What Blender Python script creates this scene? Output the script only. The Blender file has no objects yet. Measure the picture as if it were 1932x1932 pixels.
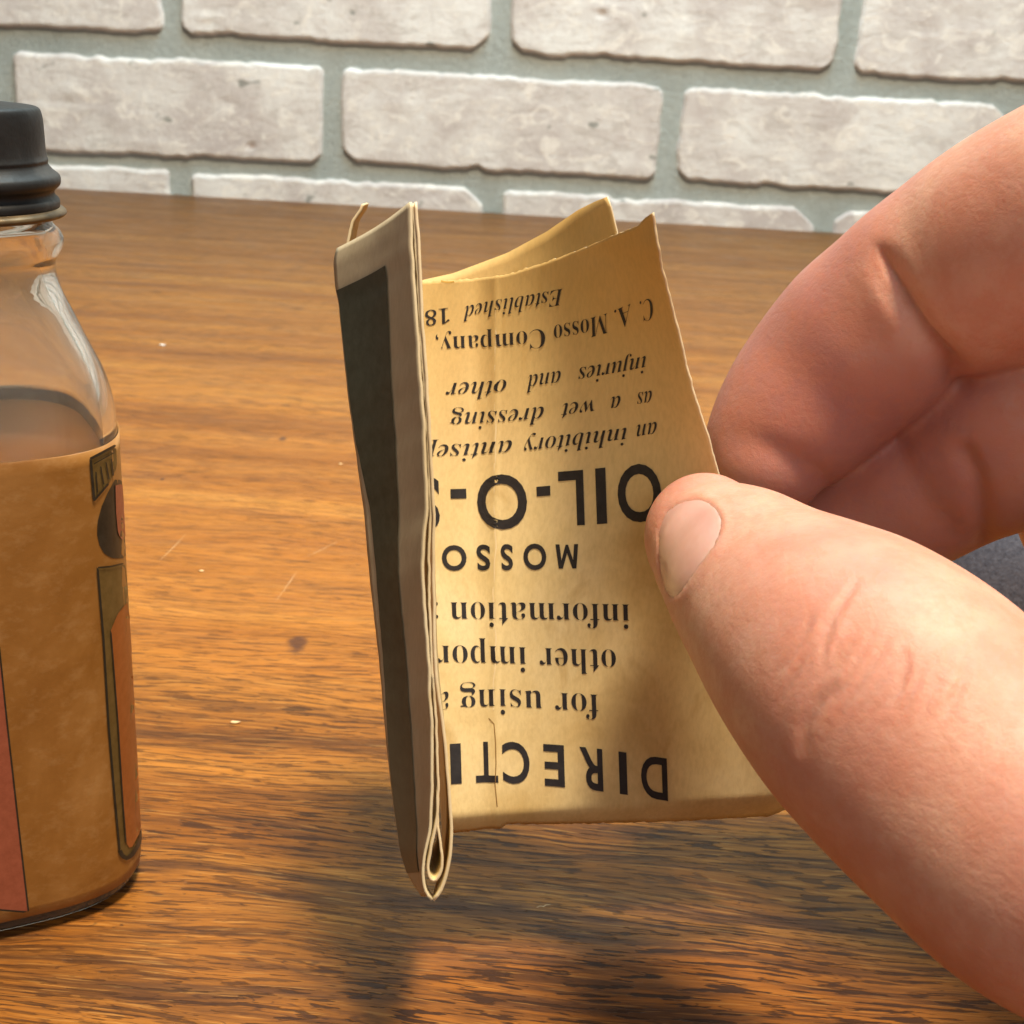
import bpy, bmesh, math, random
import numpy as np
from mathutils import Vector, Matrix
from mathutils.bvhtree import BVHTree
from mathutils.geometry import delaunay_2d_cdt

random.seed(7)
rng = np.random.default_rng(7)
S = bpy.context.scene
COL = S.collection

# ------------------------------------------------------------ camera
PITCH, ROLL, FPX, CAMH = math.radians(20), math.radians(3.3), 2400.0, 98.0   # millimetres throughout, 0.001 on output
MM = 0.001
Fv = np.array([0, math.cos(PITCH), -math.sin(PITCH)])
R0 = np.array([1.0, 0, 0]); U0 = np.array([0, math.sin(PITCH), math.cos(PITCH)])
Rv = math.cos(ROLL) * R0 + math.sin(ROLL) * U0
Uv = -math.sin(ROLL) * R0 + math.cos(ROLL) * U0
CP = np.array([0, 0, CAMH])
cam = bpy.data.cameras.new('camera'); camo = bpy.data.objects.new('camera', cam); COL.objects.link(camo)
camo.matrix_world = Matrix(((Rv[0], Uv[0], -Fv[0], 0), (Rv[1], Uv[1], -Fv[1], 0), (Rv[2], Uv[2], -Fv[2], CAMH * MM), (0, 0, 0, 1)))
cam.sensor_width = 36; cam.lens = 36 * FPX / 1932
cam.clip_start = 0.005; cam.clip_end = 20
cam.dof.use_dof = True; cam.dof.focus_distance = 0.125; cam.dof.aperture_fstop = 92
S.camera = camo

# ------------------------------------------------------------ world, lamps, exposure
W = bpy.data.worlds.new('World'); S.world = W; W.use_nodes = True
W.node_tree.nodes['Background'].inputs[0].default_value = (0.98, 0.95, 0.92, 1)
W.node_tree.nodes['Background'].inputs[1].default_value = 0.17
def area(name, loc, target, size, power, color, size_y=None):
    l = bpy.data.lights.new(name, 'AREA'); l.energy = power; l.color = color
    l.size = size
    if size_y: l.shape = 'RECTANGLE'; l.size_y = size_y
    o = bpy.data.objects.new(name, l); COL.objects.link(o); o.location = loc
    o.rotation_euler = (Vector(target) - Vector(loc)).to_track_quat('-Z', 'Y').to_euler()
    return o
area('warm_lamp', (0.13, 0.0, 0.98), (0.0, 0.13, 0.04), 0.17, 17.5, (1.0, 0.80, 0.55))
area('window_light', (0.24, -0.70, 0.60), (-0.02, 0.12, 0.05), 0.50, 2.5, (1.0, 0.95, 0.88))
area('wall_daylight', (0.1, 0.50, 0.95), (0.0, 0.82, 0.1), 0.45, 9.0, (0.60, 0.87, 1.0))
S.view_settings.view_transform = 'Standard'; S.view_settings.look = 'None'
S.view_settings.exposure = 0.12; S.view_settings.gamma = 1.0

# ------------------------------------------------------------ helpers
def ray(x, y): return Fv + (x - 966) / FPX * Rv - (y - 966) / FPX * Uv
def at(x, y, z): return CP + ray(x, y) * z            # z: distance along the viewing axis in mm
def on_plane(x, y, co, val):
    d = ray(x, y); t = (val - CP[co]) / d[co]; return CP + d * t
def tag(o, label=None, cat=None, group=None, kind=None):
    if label: o['label'] = label
    if cat: o['category'] = cat
    if group: o['group'] = group
    if kind: o['kind'] = kind
    return o
def empty(name, loc):
    o = bpy.data.objects.new(name, None); COL.objects.link(o); o.location = Vector(loc) * MM; return o
def mesh(name, V, Fc, mats, parent=None, smooth=True, loc=None):
    """V in mm, world space; the object's origin is put at loc (mm)"""
    V = np.asarray(V, float)
    org = np.array(loc if loc is not None else ([0, 0, 0] if parent is None else np.array(parent_loc(parent)) / MM), float)
    m = bpy.data.meshes.new(name); m.from_pydata([tuple(v) for v in (V - org) * MM], [], [tuple(f) for f in Fc]); m.update()
    for mt in (mats if isinstance(mats, (list, tuple)) else [mats]): m.materials.append(mt)
    if smooth: m.polygons.foreach_set('use_smooth', [True] * len(m.polygons))
    o = bpy.data.objects.new(name, m); COL.objects.link(o)
    if parent is not None:
        o.parent = parent
        o.location = (0, 0, 0) if loc is None else (Vector(org) * MM - Vector(parent_loc(parent)))
    else: o.location = Vector(org) * MM
    return o
def parent_loc(p):
    l = Vector(p.location)
    while p.parent: p = p.parent; l = l + p.location
    return l
def gridfaces(nu, nv, wrap=False):
    f = []
    for j in range(nv - 1):
        for i in range(nu if wrap else nu - 1):
            i2 = (i + 1) % nu
            f.append((j * nu + i, j * nu + i2, (j + 1) * nu + i2, (j + 1) * nu + i))
    return f
def solidify(o, th, rim=0, off=0):
    m = o.modifiers.new('thickness', 'SOLIDIFY'); m.thickness = th * MM; m.offset = off; m.material_offset_rim = rim
    m.use_even_offset = False
def lut(pts):
    xs = [p[0] for p in pts]; ys = [p[1] for p in pts]
    if xs[0] > xs[-1]: xs, ys = xs[::-1], ys[::-1]
    return lambda t: np.interp(t, xs, ys)
def resample(pts, n):
    P = np.array(pts, float); d = np.r_[0, np.cumsum(np.linalg.norm(np.diff(P, axis=0), axis=1))]
    t = np.linspace(0, d[-1], n)
    return np.stack([np.interp(t, d, P[:, k]) for k in range(P.shape[1])], 1)
def smooth_poly(P, it=2):
    P = np.array(P, float)
    for _ in range(it): P[1:-1] = .5 * P[1:-1] + .25 * (P[:-2] + P[2:])
    return P

# ---- node helpers
class NT:
    def __init__(s, name):
        s.m = bpy.data.materials.new(name); s.m.use_nodes = True; s.t = s.m.node_tree; s.b = s.t.nodes['Principled BSDF']
        s.tc = s.t.nodes.new('ShaderNodeTexCoord')
    def n(s, typ, **kw):
        nd = s.t.nodes.new(typ)
        for k, v in kw.items(): setattr(nd, k, v)
        return nd
    def l(s, a, b): s.t.links.new(a, b)
    def mapping(s, scale, rot=(0, 0, 0), loc=(0, 0, 0), src=None):
        m = s.n('ShaderNodeMapping'); m.inputs['Scale'].default_value = scale; m.inputs['Rotation'].default_value = rot; m.inputs['Location'].default_value = loc
        s.l(src or s.tc.outputs['Object'], m.inputs[0]); return m.outputs[0]
    def noise(s, vec, scale, detail=4, rough=.55, dist=0):
        t = s.n('ShaderNodeTexNoise'); t.inputs['Scale'].default_value = scale; t.inputs['Detail'].default_value = detail
        t.inputs['Roughness'].default_value = rough; t.inputs['Distortion'].default_value = dist
        s.l(vec, t.inputs['Vector']); return t.outputs['Fac']
    def ramp(s, fac, stops, interp='LINEAR'):
        r = s.n('ShaderNodeValToRGB'); r.color_ramp.interpolation = interp
        e = r.color_ramp.elements
        while len(e) < len(stops): e.new(.5)
        for k, (p, c) in enumerate(stops):
            e[k].position = p; e[k].color = (c, c, c, 1) if not isinstance(c, tuple) else (*c, 1)
        s.l(fac, r.inputs[0]); return r.outputs[0]
    def mix(s, fac, a, b, mode='MIX'):
        m = s.n('ShaderNodeMix', data_type='RGBA', blend_type=mode)
        for inp, v in ((m.inputs[0], fac), (m.inputs[6], a), (m.inputs[7], b)):
            if hasattr(v, 'links'): s.l(v, inp)
            elif isinstance(v, tuple): inp.default_value = (*v, 1)
            else: inp.default_value = v
        return m.outputs[2]
    def math(s, op, a, b=0.0, clamp=False):
        m = s.n('ShaderNodeMath', operation=op, use_clamp=clamp)
        for inp, v in ((m.inputs[0], a), (m.inputs[1], b)):
            if hasattr(v, 'links'): s.l(v, inp)
            else: inp.default_value = v
        return m.outputs[0]
    def bump(s, h, dist, strength=1.0, prev=None):
        b = s.n('ShaderNodeBump'); b.inputs['Distance'].default_value = dist; b.inputs['Strength'].default_value = strength
        s.l(h, b.inputs['Height'])
        if prev is not None: s.l(prev, b.inputs['Normal'])
        s.l(b.outputs[0], s.b.inputs['Normal']); return b.outputs[0]
    def set(s, **kw):
        for k, v in kw.items():
            inp = s.b.inputs[k.replace('_', ' ')]
            if hasattr(v, 'links'): s.l(v, inp)
            elif isinstance(v, tuple) and len(v) == 3 and inp.type == 'RGBA': inp.default_value = (*v, 1)
            else: inp.default_value = v
        return s.m

def wood_mat():
    t = NT('aged_wood')
    warp = t.noise(t.mapping((6, 22, 1)), 1.0, 3)
    comb = t.n('ShaderNodeVectorMath', operation='ADD')
    off = t.n('ShaderNodeCombineXYZ'); t.l(t.math('MULTIPLY', t.math('SUBTRACT', warp, .5), .022), off.inputs[1])
    t.l(t.mapping((1, 1, 1), rot=(0, 0, math.radians(2.0))), comb.inputs[0]); t.l(off.outputs[0], comb.inputs[1])
    v = comb.outputs[0]
    base = t.noise(t.mapping((5, 60, 1), src=v), 1.0, 5, .6)
    c = t.ramp(base, [(.28, (.17, .066, .015)), (.42, (.34, .140, .028)), (.56, (.50, .225, .047)), (.75, (.62, .30, .070))])
    c = t.ramp(base, [(.25, (.23, .078, .012)), (.42, (.38, .138, .020)), (.58, (.49, .195, .031)), (.78, (.60, .275, .055))])
    sx = t.n('ShaderNodeSeparateXYZ'); t.l(t.tc.outputs['Object'], sx.inputs[0])
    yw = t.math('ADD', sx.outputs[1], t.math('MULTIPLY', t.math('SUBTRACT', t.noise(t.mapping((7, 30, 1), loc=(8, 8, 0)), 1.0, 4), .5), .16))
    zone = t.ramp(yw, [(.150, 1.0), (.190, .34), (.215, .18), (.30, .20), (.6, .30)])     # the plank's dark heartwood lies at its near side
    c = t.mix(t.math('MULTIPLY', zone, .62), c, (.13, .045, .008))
    # darker heartwood streaks, thin and long
    st = t.noise(t.mapping((16, 190, 1), src=v, loc=(.31, .2, 0)), 1.0, 6, .66)
    c = t.mix(t.math('MULTIPLY', t.ramp(st, [(.50, 0.0), (.62, .85)]), zone), c, (.065, .027, .012))
    st2 = t.noise(t.mapping((26, 620, 1), src=v, loc=(1.3, 4.2, 0)), 1.0, 6, .7)
    c = t.mix(t.math('MULTIPLY', t.ramp(st2, [(.50, 0.0), (.62, .75)]), t.math('ADD', zone, .12)), c, (.075, .03, .010))
    c = t.mix(t.ramp(st2, [(.30, .2), (.42, 0.0)]), c, (.56, .27, .06))
    # open grain: thin continuous wavy lines
    for sc_, fr_, lo_, st_ in (((9, 120, 1), 150, (.80, .97), .62), ((14, 210, 1), 210, (.86, .985), .7)):
        gl = t.math('SINE', t.math('MULTIPLY', t.noise(t.mapping(sc_, src=v, loc=(fr_, 2, 0)), 1.0, 3, .5), fr_))
        brk = t.ramp(t.noise(t.mapping((120, 700, 1), src=v, loc=(fr_, 7, 0)), 1.0, 3, .6), [(.46, 0.0), (.54, 1.0)])
        c = t.mix(t.math('MULTIPLY', t.math('MULTIPLY', t.ramp(gl, [(lo_[0], 0.0), (lo_[1], st_)]), brk), t.math('ADD', t.math('MULTIPLY', zone, .45), .55)), c, (.05, .02, .009))
    # open pores
    pore = t.noise(t.mapping((150, 1500, 1), src=v, loc=(3, 1, 0)), 1.0, 3, .55)
    pz = t.ramp(t.noise(t.mapping((14, 40, 1), loc=(7, 2, 0)), 1.0, 3), [(.38, .45), (.62, 1.0)])
    dash = t.noise(t.mapping((110, 2600, 1), src=v, loc=(9, 3, 0)), 1.0, 2, .5)
    c = t.mix(t.ramp(dash, [(.60, 0.0), (.63, .5)]), c, (.07, .03, .012))
    c = t.mix(t.ramp(dash, [(.34, .22), (.40, 0.0)]), c, (.62, .33, .09))
    pm = t.math('MULTIPLY', t.math('MULTIPLY', t.ramp(pore, [(.548, 0.0), (.572, .92)]), pz), t.math('ADD', t.math('MULTIPLY', zone, .55), .45))
    c = t.mix(pm, c, (.035, .015, .008))
    # small round knots
    for (kx, ky, r) in KNOTS:
        d = t.n('ShaderNodeVectorMath', operation='DISTANCE'); d.inputs[1].default_value = (kx * 1.0, ky * .55, 0)
        wv = t.n('ShaderNodeVectorMath', operation='ADD'); nz = t.n('ShaderNodeTexNoise'); nz.inputs['Scale'].default_value = 300
        t.l(t.tc.outputs['Object'], nz.inputs['Vector'])
        sc = t.n('ShaderNodeVectorMath', operation='SCALE'); sc.inputs[3].default_value = r * 1.2
        sb = t.n('ShaderNodeVectorMath', operation='SUBTRACT'); sb.inputs[1].default_value = (.5, .5, .5)
        t.l(nz.outputs['Color'], sb.inputs[0]); t.l(sb.outputs[0], sc.inputs[0])
        t.l(t.mapping((1, .55, 0)), wv.inputs[0]); t.l(sc.outputs[0], wv.inputs[1]); t.l(wv.outputs[0], d.inputs[0])
        k = t.ramp(t.math('DIVIDE', d.outputs['Value'], r), [(.45, .8), (1.0, 0.0)])
        c = t.mix(k, c, (.06, .025, .018))
    rough = t.ramp(t.noise(t.mapping((40, 160, 1)), 1.0, 4), [(.3, .34), (.7, .52)])
    n1 = t.bump(t.math('SUBTRACT', t.math('MULTIPLY', st2, .6), pm), .00012, .9)
    t.bump(t.noise(t.mapping((500, 900, 1)), 1.0, 3), .00004, .6, n1)
    return t.set(Base_Color=c, Roughness=rough, Specular_IOR_Level=.16)

def brick_mat(off=(0, 0, 0)):
    t = NT('whitewashed_brick')
    obj = t.n('ShaderNodeObjectInfo')
    va = t.n('ShaderNodeVectorMath', operation='ADD'); t.l(t.tc.outputs['Object'], va.inputs[0])
    cx = t.n('ShaderNodeCombineXYZ'); t.l(t.math('MULTIPLY', obj.outputs['Random'], 9.0), cx.inputs[0]); t.l(t.math('MULTIPLY', obj.outputs['Random'], 5.0), cx.inputs[1])
    t.l(cx.outputs[0], va.inputs[1]); v = va.outputs[0]
    a = t.noise(t.mapping((22, 22, 22), src=v), 1.0, 6, .62, .4)
    c = t.ramp(a, [(.33, (.50, .475, .48)), (.5, (.61, .605, .61)), (.66, (.73, .755, .77))])
    fis = t.noise(t.mapping((40, 40, 110), src=v), 1.0, 7, .68, 1.3)
    c = t.mix(t.ramp(fis, [(.54, 0.0), (.60, .34), (.70, .05)]), c, (.34, .32, .30))
    wh = t.noise(t.mapping((60, 60, 90), src=v), 1.0, 5, .7, 1.0)
    c = t.mix(t.ramp(wh, [(.52, 0.0), (.64, .7)]), c, (.80, .80, .78))
    pit = t.noise(t.mapping((52, 52, 75), src=v, loc=(5, 5, 5)), 1.0, 2, .5)
    c = t.mix(t.ramp(pit, [(.70, 0.0), (.74, .75)]), c, (.20, .22, .21))
    h = t.math('ADD', t.math('MULTIPLY', fis, -1.0), t.math('MULTIPLY', wh, .7))
    b = t.bump(h, .0009, .5)
    t.bump(t.noise(t.mapping((330, 330, 330), src=v), 1.0, 6, .8), .0012, .6, b)
    return t.set(Base_Color=c, Roughness=.75, Specular_IOR_Level=.25)
def mortar_mat():
    t = NT('grey_green_mortar')
    a = t.noise(t.mapping((14, 14, 14)), 1.0, 6, .6)
    c = t.ramp(a, [(.3, (.34, .395, .395)), (.7, (.47, .53, .525))])
    c = t.mix(t.ramp(t.noise(t.mapping((160, 160, 160)), 1.0, 6, .75), [(.42, .2), (.55, 0.0)]), c, (.25, .29, .29))
    t.bump(t.noise(t.mapping((300, 300, 300)), 1.0, 6, .8), .0025, .8)
    return t.set(Base_Color=c, Roughness=.85, Specular_IOR_Level=.2)
def paper_mat(name, lo, mid, hi, trans=.3, top=False):
    t = NT(name)
    a = t.noise(t.mapping((55, 55, 55)), 1.0, 5, .6, .5)
    c = t.ramp(a, [(.3, lo), (.5, mid), (.7, hi)])
    st = t.noise(t.mapping((120, 120, 70), loc=(2, 2, 2)), 1.0, 4, .6, 1.0)
    c = t.mix(t.ramp(st, [(.58, 0.0), (.70, .5)]), c, (lo[0] * .82, lo[1] * .72, lo[2] * .5))
    if top:    # the upper end of the sheet has yellowed most, and so has a band down the fold
        sz = t.n('ShaderNodeSeparateXYZ'); t.l(t.tc.outputs['Object'], sz.inputs[0])
        zz_ = t.math('ADD', sz.outputs[2], t.math('MULTIPLY', t.math('SUBTRACT', a, .5), .05))
        c = t.mix(t.ramp(t.math('MULTIPLY', zz_, 10.0), [(.22, 0.0), (.50, .75)]), c, (.64, .42, .13))
    fi = t.noise(t.mapping((2500, 2500, 900)), 1.0, 3, .6)
    c = t.mix(t.ramp(fi, [(.35, .16), (.6, 0.0)]), c, (lo[0] * .6, lo[1] * .6, lo[2] * .6))
    b = t.bump(t.noise(t.mapping((90, 90, 40)), 1.0, 3), .0010, .35)
    t.bump(fi, .00004, .6, b)
    t.set(Base_Color=c, Roughness=.62, Specular_IOR_Level=.35)
    if trans:
        tr = t.n('ShaderNodeBsdfTranslucent'); t.l(t.mix(.5, c, (1.0, .62, .22), 'MULTIPLY'), tr.inputs[0])
        mx = t.n('ShaderNodeMixShader'); mx.inputs[0].default_value = trans
        out = t.t.nodes['Material Output']
        t.l(t.b.outputs[0], mx.inputs[1]); t.l(tr.outputs[0], mx.inputs[2]); t.l(mx.outputs[0], out.inputs['Surface'])
    return t.m
def ink_mat(name, col, rough=.5, var=.5):
    t = NT(name)
    n_ = t.noise(t.mapping((900, 900, 900)), 1.0, 4, .7)
    c = t.ramp(n_, [(.3, col), (.75, tuple(min(1, x * (1 + var) + .008) for x in col))])
    return t.set(Base_Color=c, Roughness=rough, Specular_IOR_Level=.3)
def skin_mat():
    t = NT('skin')
    a = t.noise(t.mapping((60, 60, 60)), 1.0, 4, .6)
    c = t.ramp(a, [(.34, (.50, .235, .18)), (.52, (.57, .31, .235)), (.66, (.63, .39, .295))])
    red = t.noise(t.mapping((34, 34, 34), loc=(4, 1, 2)), 1.0, 3)
    c = t.mix(t.ramp(red, [(.5, 0.0), (.68, .45)]), c, (.58, .26, .19))
    at_ = t.n('ShaderNodeAttribute'); at_.attribute_name = 'shade_flush'
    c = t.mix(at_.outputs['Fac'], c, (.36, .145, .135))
    m1 = t.noise(t.mapping((420, 420, 420)), 1.0, 7, .78)
    mo = t.noise(t.mapping((260, 260, 260), loc=(3, 3, 1)), 1.0, 6, .75)
    c = t.mix(t.ramp(mo, [(.42, .42), (.56, 0.0)]), c, (.50, .20, .13))
    vo = t.n('ShaderNodeTexVoronoi', feature='DISTANCE_TO_EDGE'); vo.inputs['Scale'].default_value = 900
    t.l(t.tc.outputs['Object'], vo.inputs['Vector'])
    b = t.bump(m1, .00028, .5)
    t.bump(t.ramp(vo.outputs['Distance'], [(0.0, 0.0), (.25, 1.0)]), .00003, .3, b)
    t.b.inputs['Subsurface Radius'].default_value = (1.0, .32, .16)
    return t.set(Base_Color=c, Roughness=.48, Specular_IOR_Level=.4, Subsurface_Weight=.7, Subsurface_Scale=.0016)
def plain(name, col, rough=.5, **kw):
    t = NT(name); t.set(Base_Color=col, Roughness=rough, **kw)
    return t.m

kn = [on_plane(560, 1216, 2, 0) * MM, on_plane(533, 828, 2, 0) * MM, on_plane(306, 904, 2, 0) * MM]
KNOTS = [(kn[0][0], kn[0][1], .0021), (kn[1][0], kn[1][1], .0011), (kn[2][0], kn[2][1], .0006)]
M_wood = wood_mat(); M_brick = brick_mat(); M_mortar = mortar_mat()
M_paper = paper_mat('aged_paper', (.60, .445, .19), (.78, .65, .35), (.86, .76, .48), .22, top=True)
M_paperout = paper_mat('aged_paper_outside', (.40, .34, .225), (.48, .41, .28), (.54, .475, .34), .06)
M_edge = paper_mat('paper_edge', (.78, .64, .38), (.88, .78, .54), (.92, .84, .64), .35)
M_ink = ink_mat('black_print_ink', (.012, .011, .014))
M_bar = ink_mat('printed_black_bar_ink', (.040, .046, .032), .5)
_t = M_bar.node_tree; _b = _t.nodes['Principled BSDF']; _src = _b.inputs['Base Color'].links[0].from_socket
_a = _t.nodes.new('ShaderNodeAttribute'); _a.attribute_name = 'tan_mix'; _m = _t.nodes.new('ShaderNodeMix'); _m.data_type = 'RGBA'
_t.links.new(_a.outputs['Fac'], _m.inputs[0]); _t.links.new(_src, _m.inputs[6]); _m.inputs[7].default_value = (.30, .24, .15, 1); _t.links.new(_m.outputs[2], _b.inputs['Base Color'])
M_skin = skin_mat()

# ------------------------------------------------------------ wall of bricks
WALL_Y = on_plane(966, 403, 2, 0)[1]
def wallpt(x, y): p = on_plane(x, y, 1, WALL_Y); return p[0], p[2]
wall = mesh('wall', [(-900, WALL_Y, -300), (1000, WALL_Y, -300), (1000, WALL_Y, 900), (-900, WALL_Y, 900),
                     (-900, WALL_Y + 60, -300), (1000, WALL_Y + 60, -300), (1000, WALL_Y + 60, 900), (-900, WALL_Y + 60, 900)],
            [(0, 1, 2, 3), (7, 6, 5, 4), (4, 5, 1, 0), (3, 2, 6, 7), (1, 5, 6, 2), (4, 0, 3, 7)], M_mortar, smooth=False)
tag(wall, kind='structure')
def noise1(n, amp, corr, r):
    k = max(3, int(n / corr) + 3); a = r.normal(0, 1, k)
    x = np.linspace(0, k - 1.001, n); i = x.astype(int); f = x - i; f = f * f * (3 - 2 * f)
    return amp * (a[i] * (1 - f) + a[np.minimum(i + 1, k - 1)] * f)
def brick(x0, x1, z0, z1, seed, corners=(2, 2, 2, 2), slope=0.0, step=1.6):
    """corners: rounding/chamfer size (mm) bottom-left, bottom-right, top-right, top-left"""
    r = np.random.default_rng(seed)
    w, h = x1 - x0, z1 - z0
    nu, nv = int(w / step), int(h / step)
    u = np.linspace(0, 1, nu); v = np.linspace(0, 1, nv)
    eb = noise1(nu, .45, 14, r) + noise1(nu, .30, 3, r); et = noise1(nu, .5, 12, r) + noise1(nu, .32, 3, r)
    if r.random() < .5:
        c = r.uniform(.15, .9); et -= 1.8 * np.exp(-((u - c) * w / 5) ** 2) + 1.5 * np.exp(-((u - c - .07) * w / 4) ** 2)
    c = r.uniform(.1, .8); eb += 1.2 * np.exp(-((u - c) * w / 5) ** 2)
    el = noise1(nv, .5, 8, r); er = noise1(nv, .5, 8, r)
    U_, V_ = np.meshgrid(u, v)
    zb = z0 + eb; zt = z1 + et
    X = np.zeros_like(U_); Z = np.zeros_like(U_)
    Z[:] = zb[None, :] * (1 - V_) + zt[None, :] * V_
    def inset(zz, side):     # how far a corner cuts in at height zz (mm above bottom / below top)
        cb, ct = (corners[0], corners[3]) if side == 0 else (corners[1], corners[2])
        o = np.zeros_like(zz)
        for cc, dd in ((cb, zz), (ct, h - zz)):
            t_ = np.clip(1 - dd / (cc * .8), 0, 1)
            o = np.maximum(o, cc * t_ ** (1.25 if cc > 3.5 else 2.0))
        return o
    zz = V_ * h
    xl = x0 + el[:, None] + inset(zz, 0); xr = x1 + er[:, None] - inset(zz, 1)
    X = xl * (1 - U_) + xr * U_
    edge = np.minimum(np.minimum(U_ * w, (1 - U_) * w), np.minimum(V_ * h, (1 - V_) * h))
    T = 3.2
    rel = np.zeros_like(X)
    for k in range(9):
        cx, cz, s1, s2 = r.uniform(0, w), r.uniform(0, h), r.uniform(6, 25), r.uniform(2, 8)
        rel += r.normal(0, .35) * np.exp(-((U_ * w - cx) / s1) ** 2 - ((V_ * h - cz) / s2) ** 2)
    for k in range(r.integers(0, 3)):   # pits
        cx, cz, s1 = r.uniform(8, w - 8), r.uniform(5, h - 5), r.uniform(1.6, 2.8)
        rel -= 2.2 * np.exp(-(((U_ * w - cx) / s1 / 1.4) ** 2 + ((V_ * h - cz) / s1) ** 2))
    Y = WALL_Y + .8 - (T + .8) * np.clip(edge / 1.6, 0, 1) ** .5 - rel * np.clip(edge / 3, 0, 1)
    Y += r.normal(0, .07, Y.shape)
    Vv = np.stack([X, Y, Z + slope * (X - (x0 + x1) / 2)], -1).reshape(-1, 3)
    o = mesh('brick', Vv, gridfaces(nu, nv), M_brick, wall, loc=((x0 + x1) / 2, WALL_Y, (z0 + z1) / 2))
    return o
def px_brick(xl, xr, ytl, ytr, ybl, ybr, seed, corners):
    xa = wallpt(xl, (ytl + ybl) / 2)[0]; xb = wallpt(xr, (ytr + ybr) / 2)[0]
    tl, tr, bl, br = wallpt(xl, ytl)[1], wallpt(xr, ytr)[1], wallpt(xl, ybl)[1], wallpt(xr, ybr)[1]
    z0, z1 = (bl + br) / 2, (tl + tr) / 2
    sl = ((tr - tl) + (br - bl)) / 2 / (xb - xa)
    brick(xa, xb, z0, z1, seed, corners, sl)
    return xa, xb, z0, z1
rowA = [(-290, 305, -150, -120, 40, 62, 11, (3, 4, 3, 3)), (340, 928, -118, -85, 66, 97, 12, (7, 12, 4, 4)),
        (965, 1583, -85, -50, 98, 140, 13, (9, 8, 4, 4)), (1620, 2240, -48, -15, 140, 175, 14, (6, 3, 3, 3))]
rowB = [(-600, -4, 62, 92, 250, 284, 21, (3, 3, 3, 3)), (30, 612, 96, 122, 282, 312, 22, (5, 8, 4, 5)),
        (643, 1245, 124, 161, 306, 342, 23, (11, 7, 4, 4)), (1281, 1900, 159, 197, 342, 377, 24, (9, 4, 15, 5)),
        (1932, 2540, 196, 230, 380, 412, 25, (4, 4, 3, 3))]
rowC = [(-280, 324, 290, 320, 478, 510, 31, (3, 3, 3, 5)), (362, 912, 322, 353, 512, 540, 32, (3, 3, 14, 4)),
        (945, 1530, 356, 392, 545, 580, 33, (3, 3, 16, 4)), (1562, 2180, 392, 428, 585, 620, 34, (3, 3, 3, 9))]
for b_ in rowA + rowB + rowC: px_brick(*b_)
# the courses go on above and beside the view
xa, xb, z0, z1 = -332, -122, wallpt(340, -118)[1] + 14, 0
for k in range(2):
    for i in range(4):
        x_ = -360 + i * 212 - (k % 2) * 106
        zz_ = wallpt(966, -140)[1] + 2 + k * 75
        brick(x_, x_ + 199, zz_ + 5, zz_ + 66, 50 + k * 10 + i, (4, 4, 4, 4), step=2.6)

# ------------------------------------------------------------ table
bm = bmesh.new(); bmesh.ops.create_cube(bm, size=1)
YB = WALL_Y - 1.0
for v_ in bm.verts: v_.co = Vector((v_.co.x * 1.9, (-.5 + YB * MM) / 2 + v_.co.y * (.5 + YB * MM), -.012 + v_.co.z * .024))
bmesh.ops.bevel(bm, geom=[e for e in bm.edges], offset=.0012, segments=3, affect='EDGES')
me = bpy.data.meshes.new('tabletop'); bm.to_mesh(me); bm.free(); me.materials.append(M_wood)
me.polygons.foreach_set('use_smooth', [True] * len(me.polygons))
tab = bpy.data.objects.new('tabletop', me); COL.objects.link(tab)
tag(tab, 'brown wooden tabletop with dark streaky grain running up to the white brick wall', 'table')

def chip(name, px, py, rad, hgt, mat, label, cat, seed, stretch=1.6, group=None):
    r = np.random.default_rng(seed); c = on_plane(px, py, 2, 0)
    bm = bmesh.new(); bmesh.ops.create_icosphere(bm, subdivisions=2, radius=1)
    V = [(v.co.x * rad * stretch * (1 + r.normal(0, .2)), v.co.y * rad * (1 + r.normal(0, .2)), (v.co.z * .5 + .48) * hgt * (1 + r.normal(0, .15))) for v in bm.verts]
    F_ = [tuple(v.index for v in f.verts) for f in bm.faces]; bm.free()
    V = np.array(V); V[:, 2] = np.maximum(V[:, 2], .02)
    o = mesh(name, V + c, F_, mat, loc=c); tag(o, label, cat, group)
M_lint = plain('white_lint', (.8, .8, .78), .9)
M_crumb = plain('pale_crumb', (.75, .52, .28), .8)
chip('lint_fleck', 306, 652, .62, .5, M_lint, 'white lint fleck lying on the wood right of the bottle neck', 'lint', 1)
chip('crumb', 444, 1364, .32, .3, M_crumb, 'small pale splinter on the wood below the knot, nearest the bottle base', 'crumb', 2, 2.4)
chip('crumb', 380, 1078, .3, .25, M_crumb, 'tiny pale crumb on the wood right of the round emblem on the bottle', 'crumb', 3)
chip('crumb', 643, 876, .35, .25, M_crumb, 'tiny pale crumb on the wood just left of the black bar of the leaflet', 'crumb', 4)

M_scr = plain('scratched_varnish', (.62, .40, .20), .5)
for a_, b_ in (((300, 1060), (352, 1006)), ((520, 1136), (560, 1076)), ((575, 1052), (640, 1020)), ((1010, 1712), (1040, 1706))):
    A_, B_ = on_plane(*a_, 2, .03), on_plane(*b_, 2, .03); d_ = (B_ - A_) / np.linalg.norm(B_ - A_); n_ = np.array([-d_[1], d_[0], 0]) * .07
    pts_ = [A_ + (B_ - A_) * k / 6 + n_ * rng.normal(0, 1.2) for k in range(7)]
    w_ = [n_ * math.sin(math.pi * k / 6) * rng.uniform(.6, 1.3) + n_ * .05 for k in range(7)]
    mesh('scratch', [p + w for p, w in zip(pts_, w_)] + [p - w for p, w in zip(pts_, w_)], [(k, k + 1, k + 8, k + 7) for k in range(6)], M_scr, tab)

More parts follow.
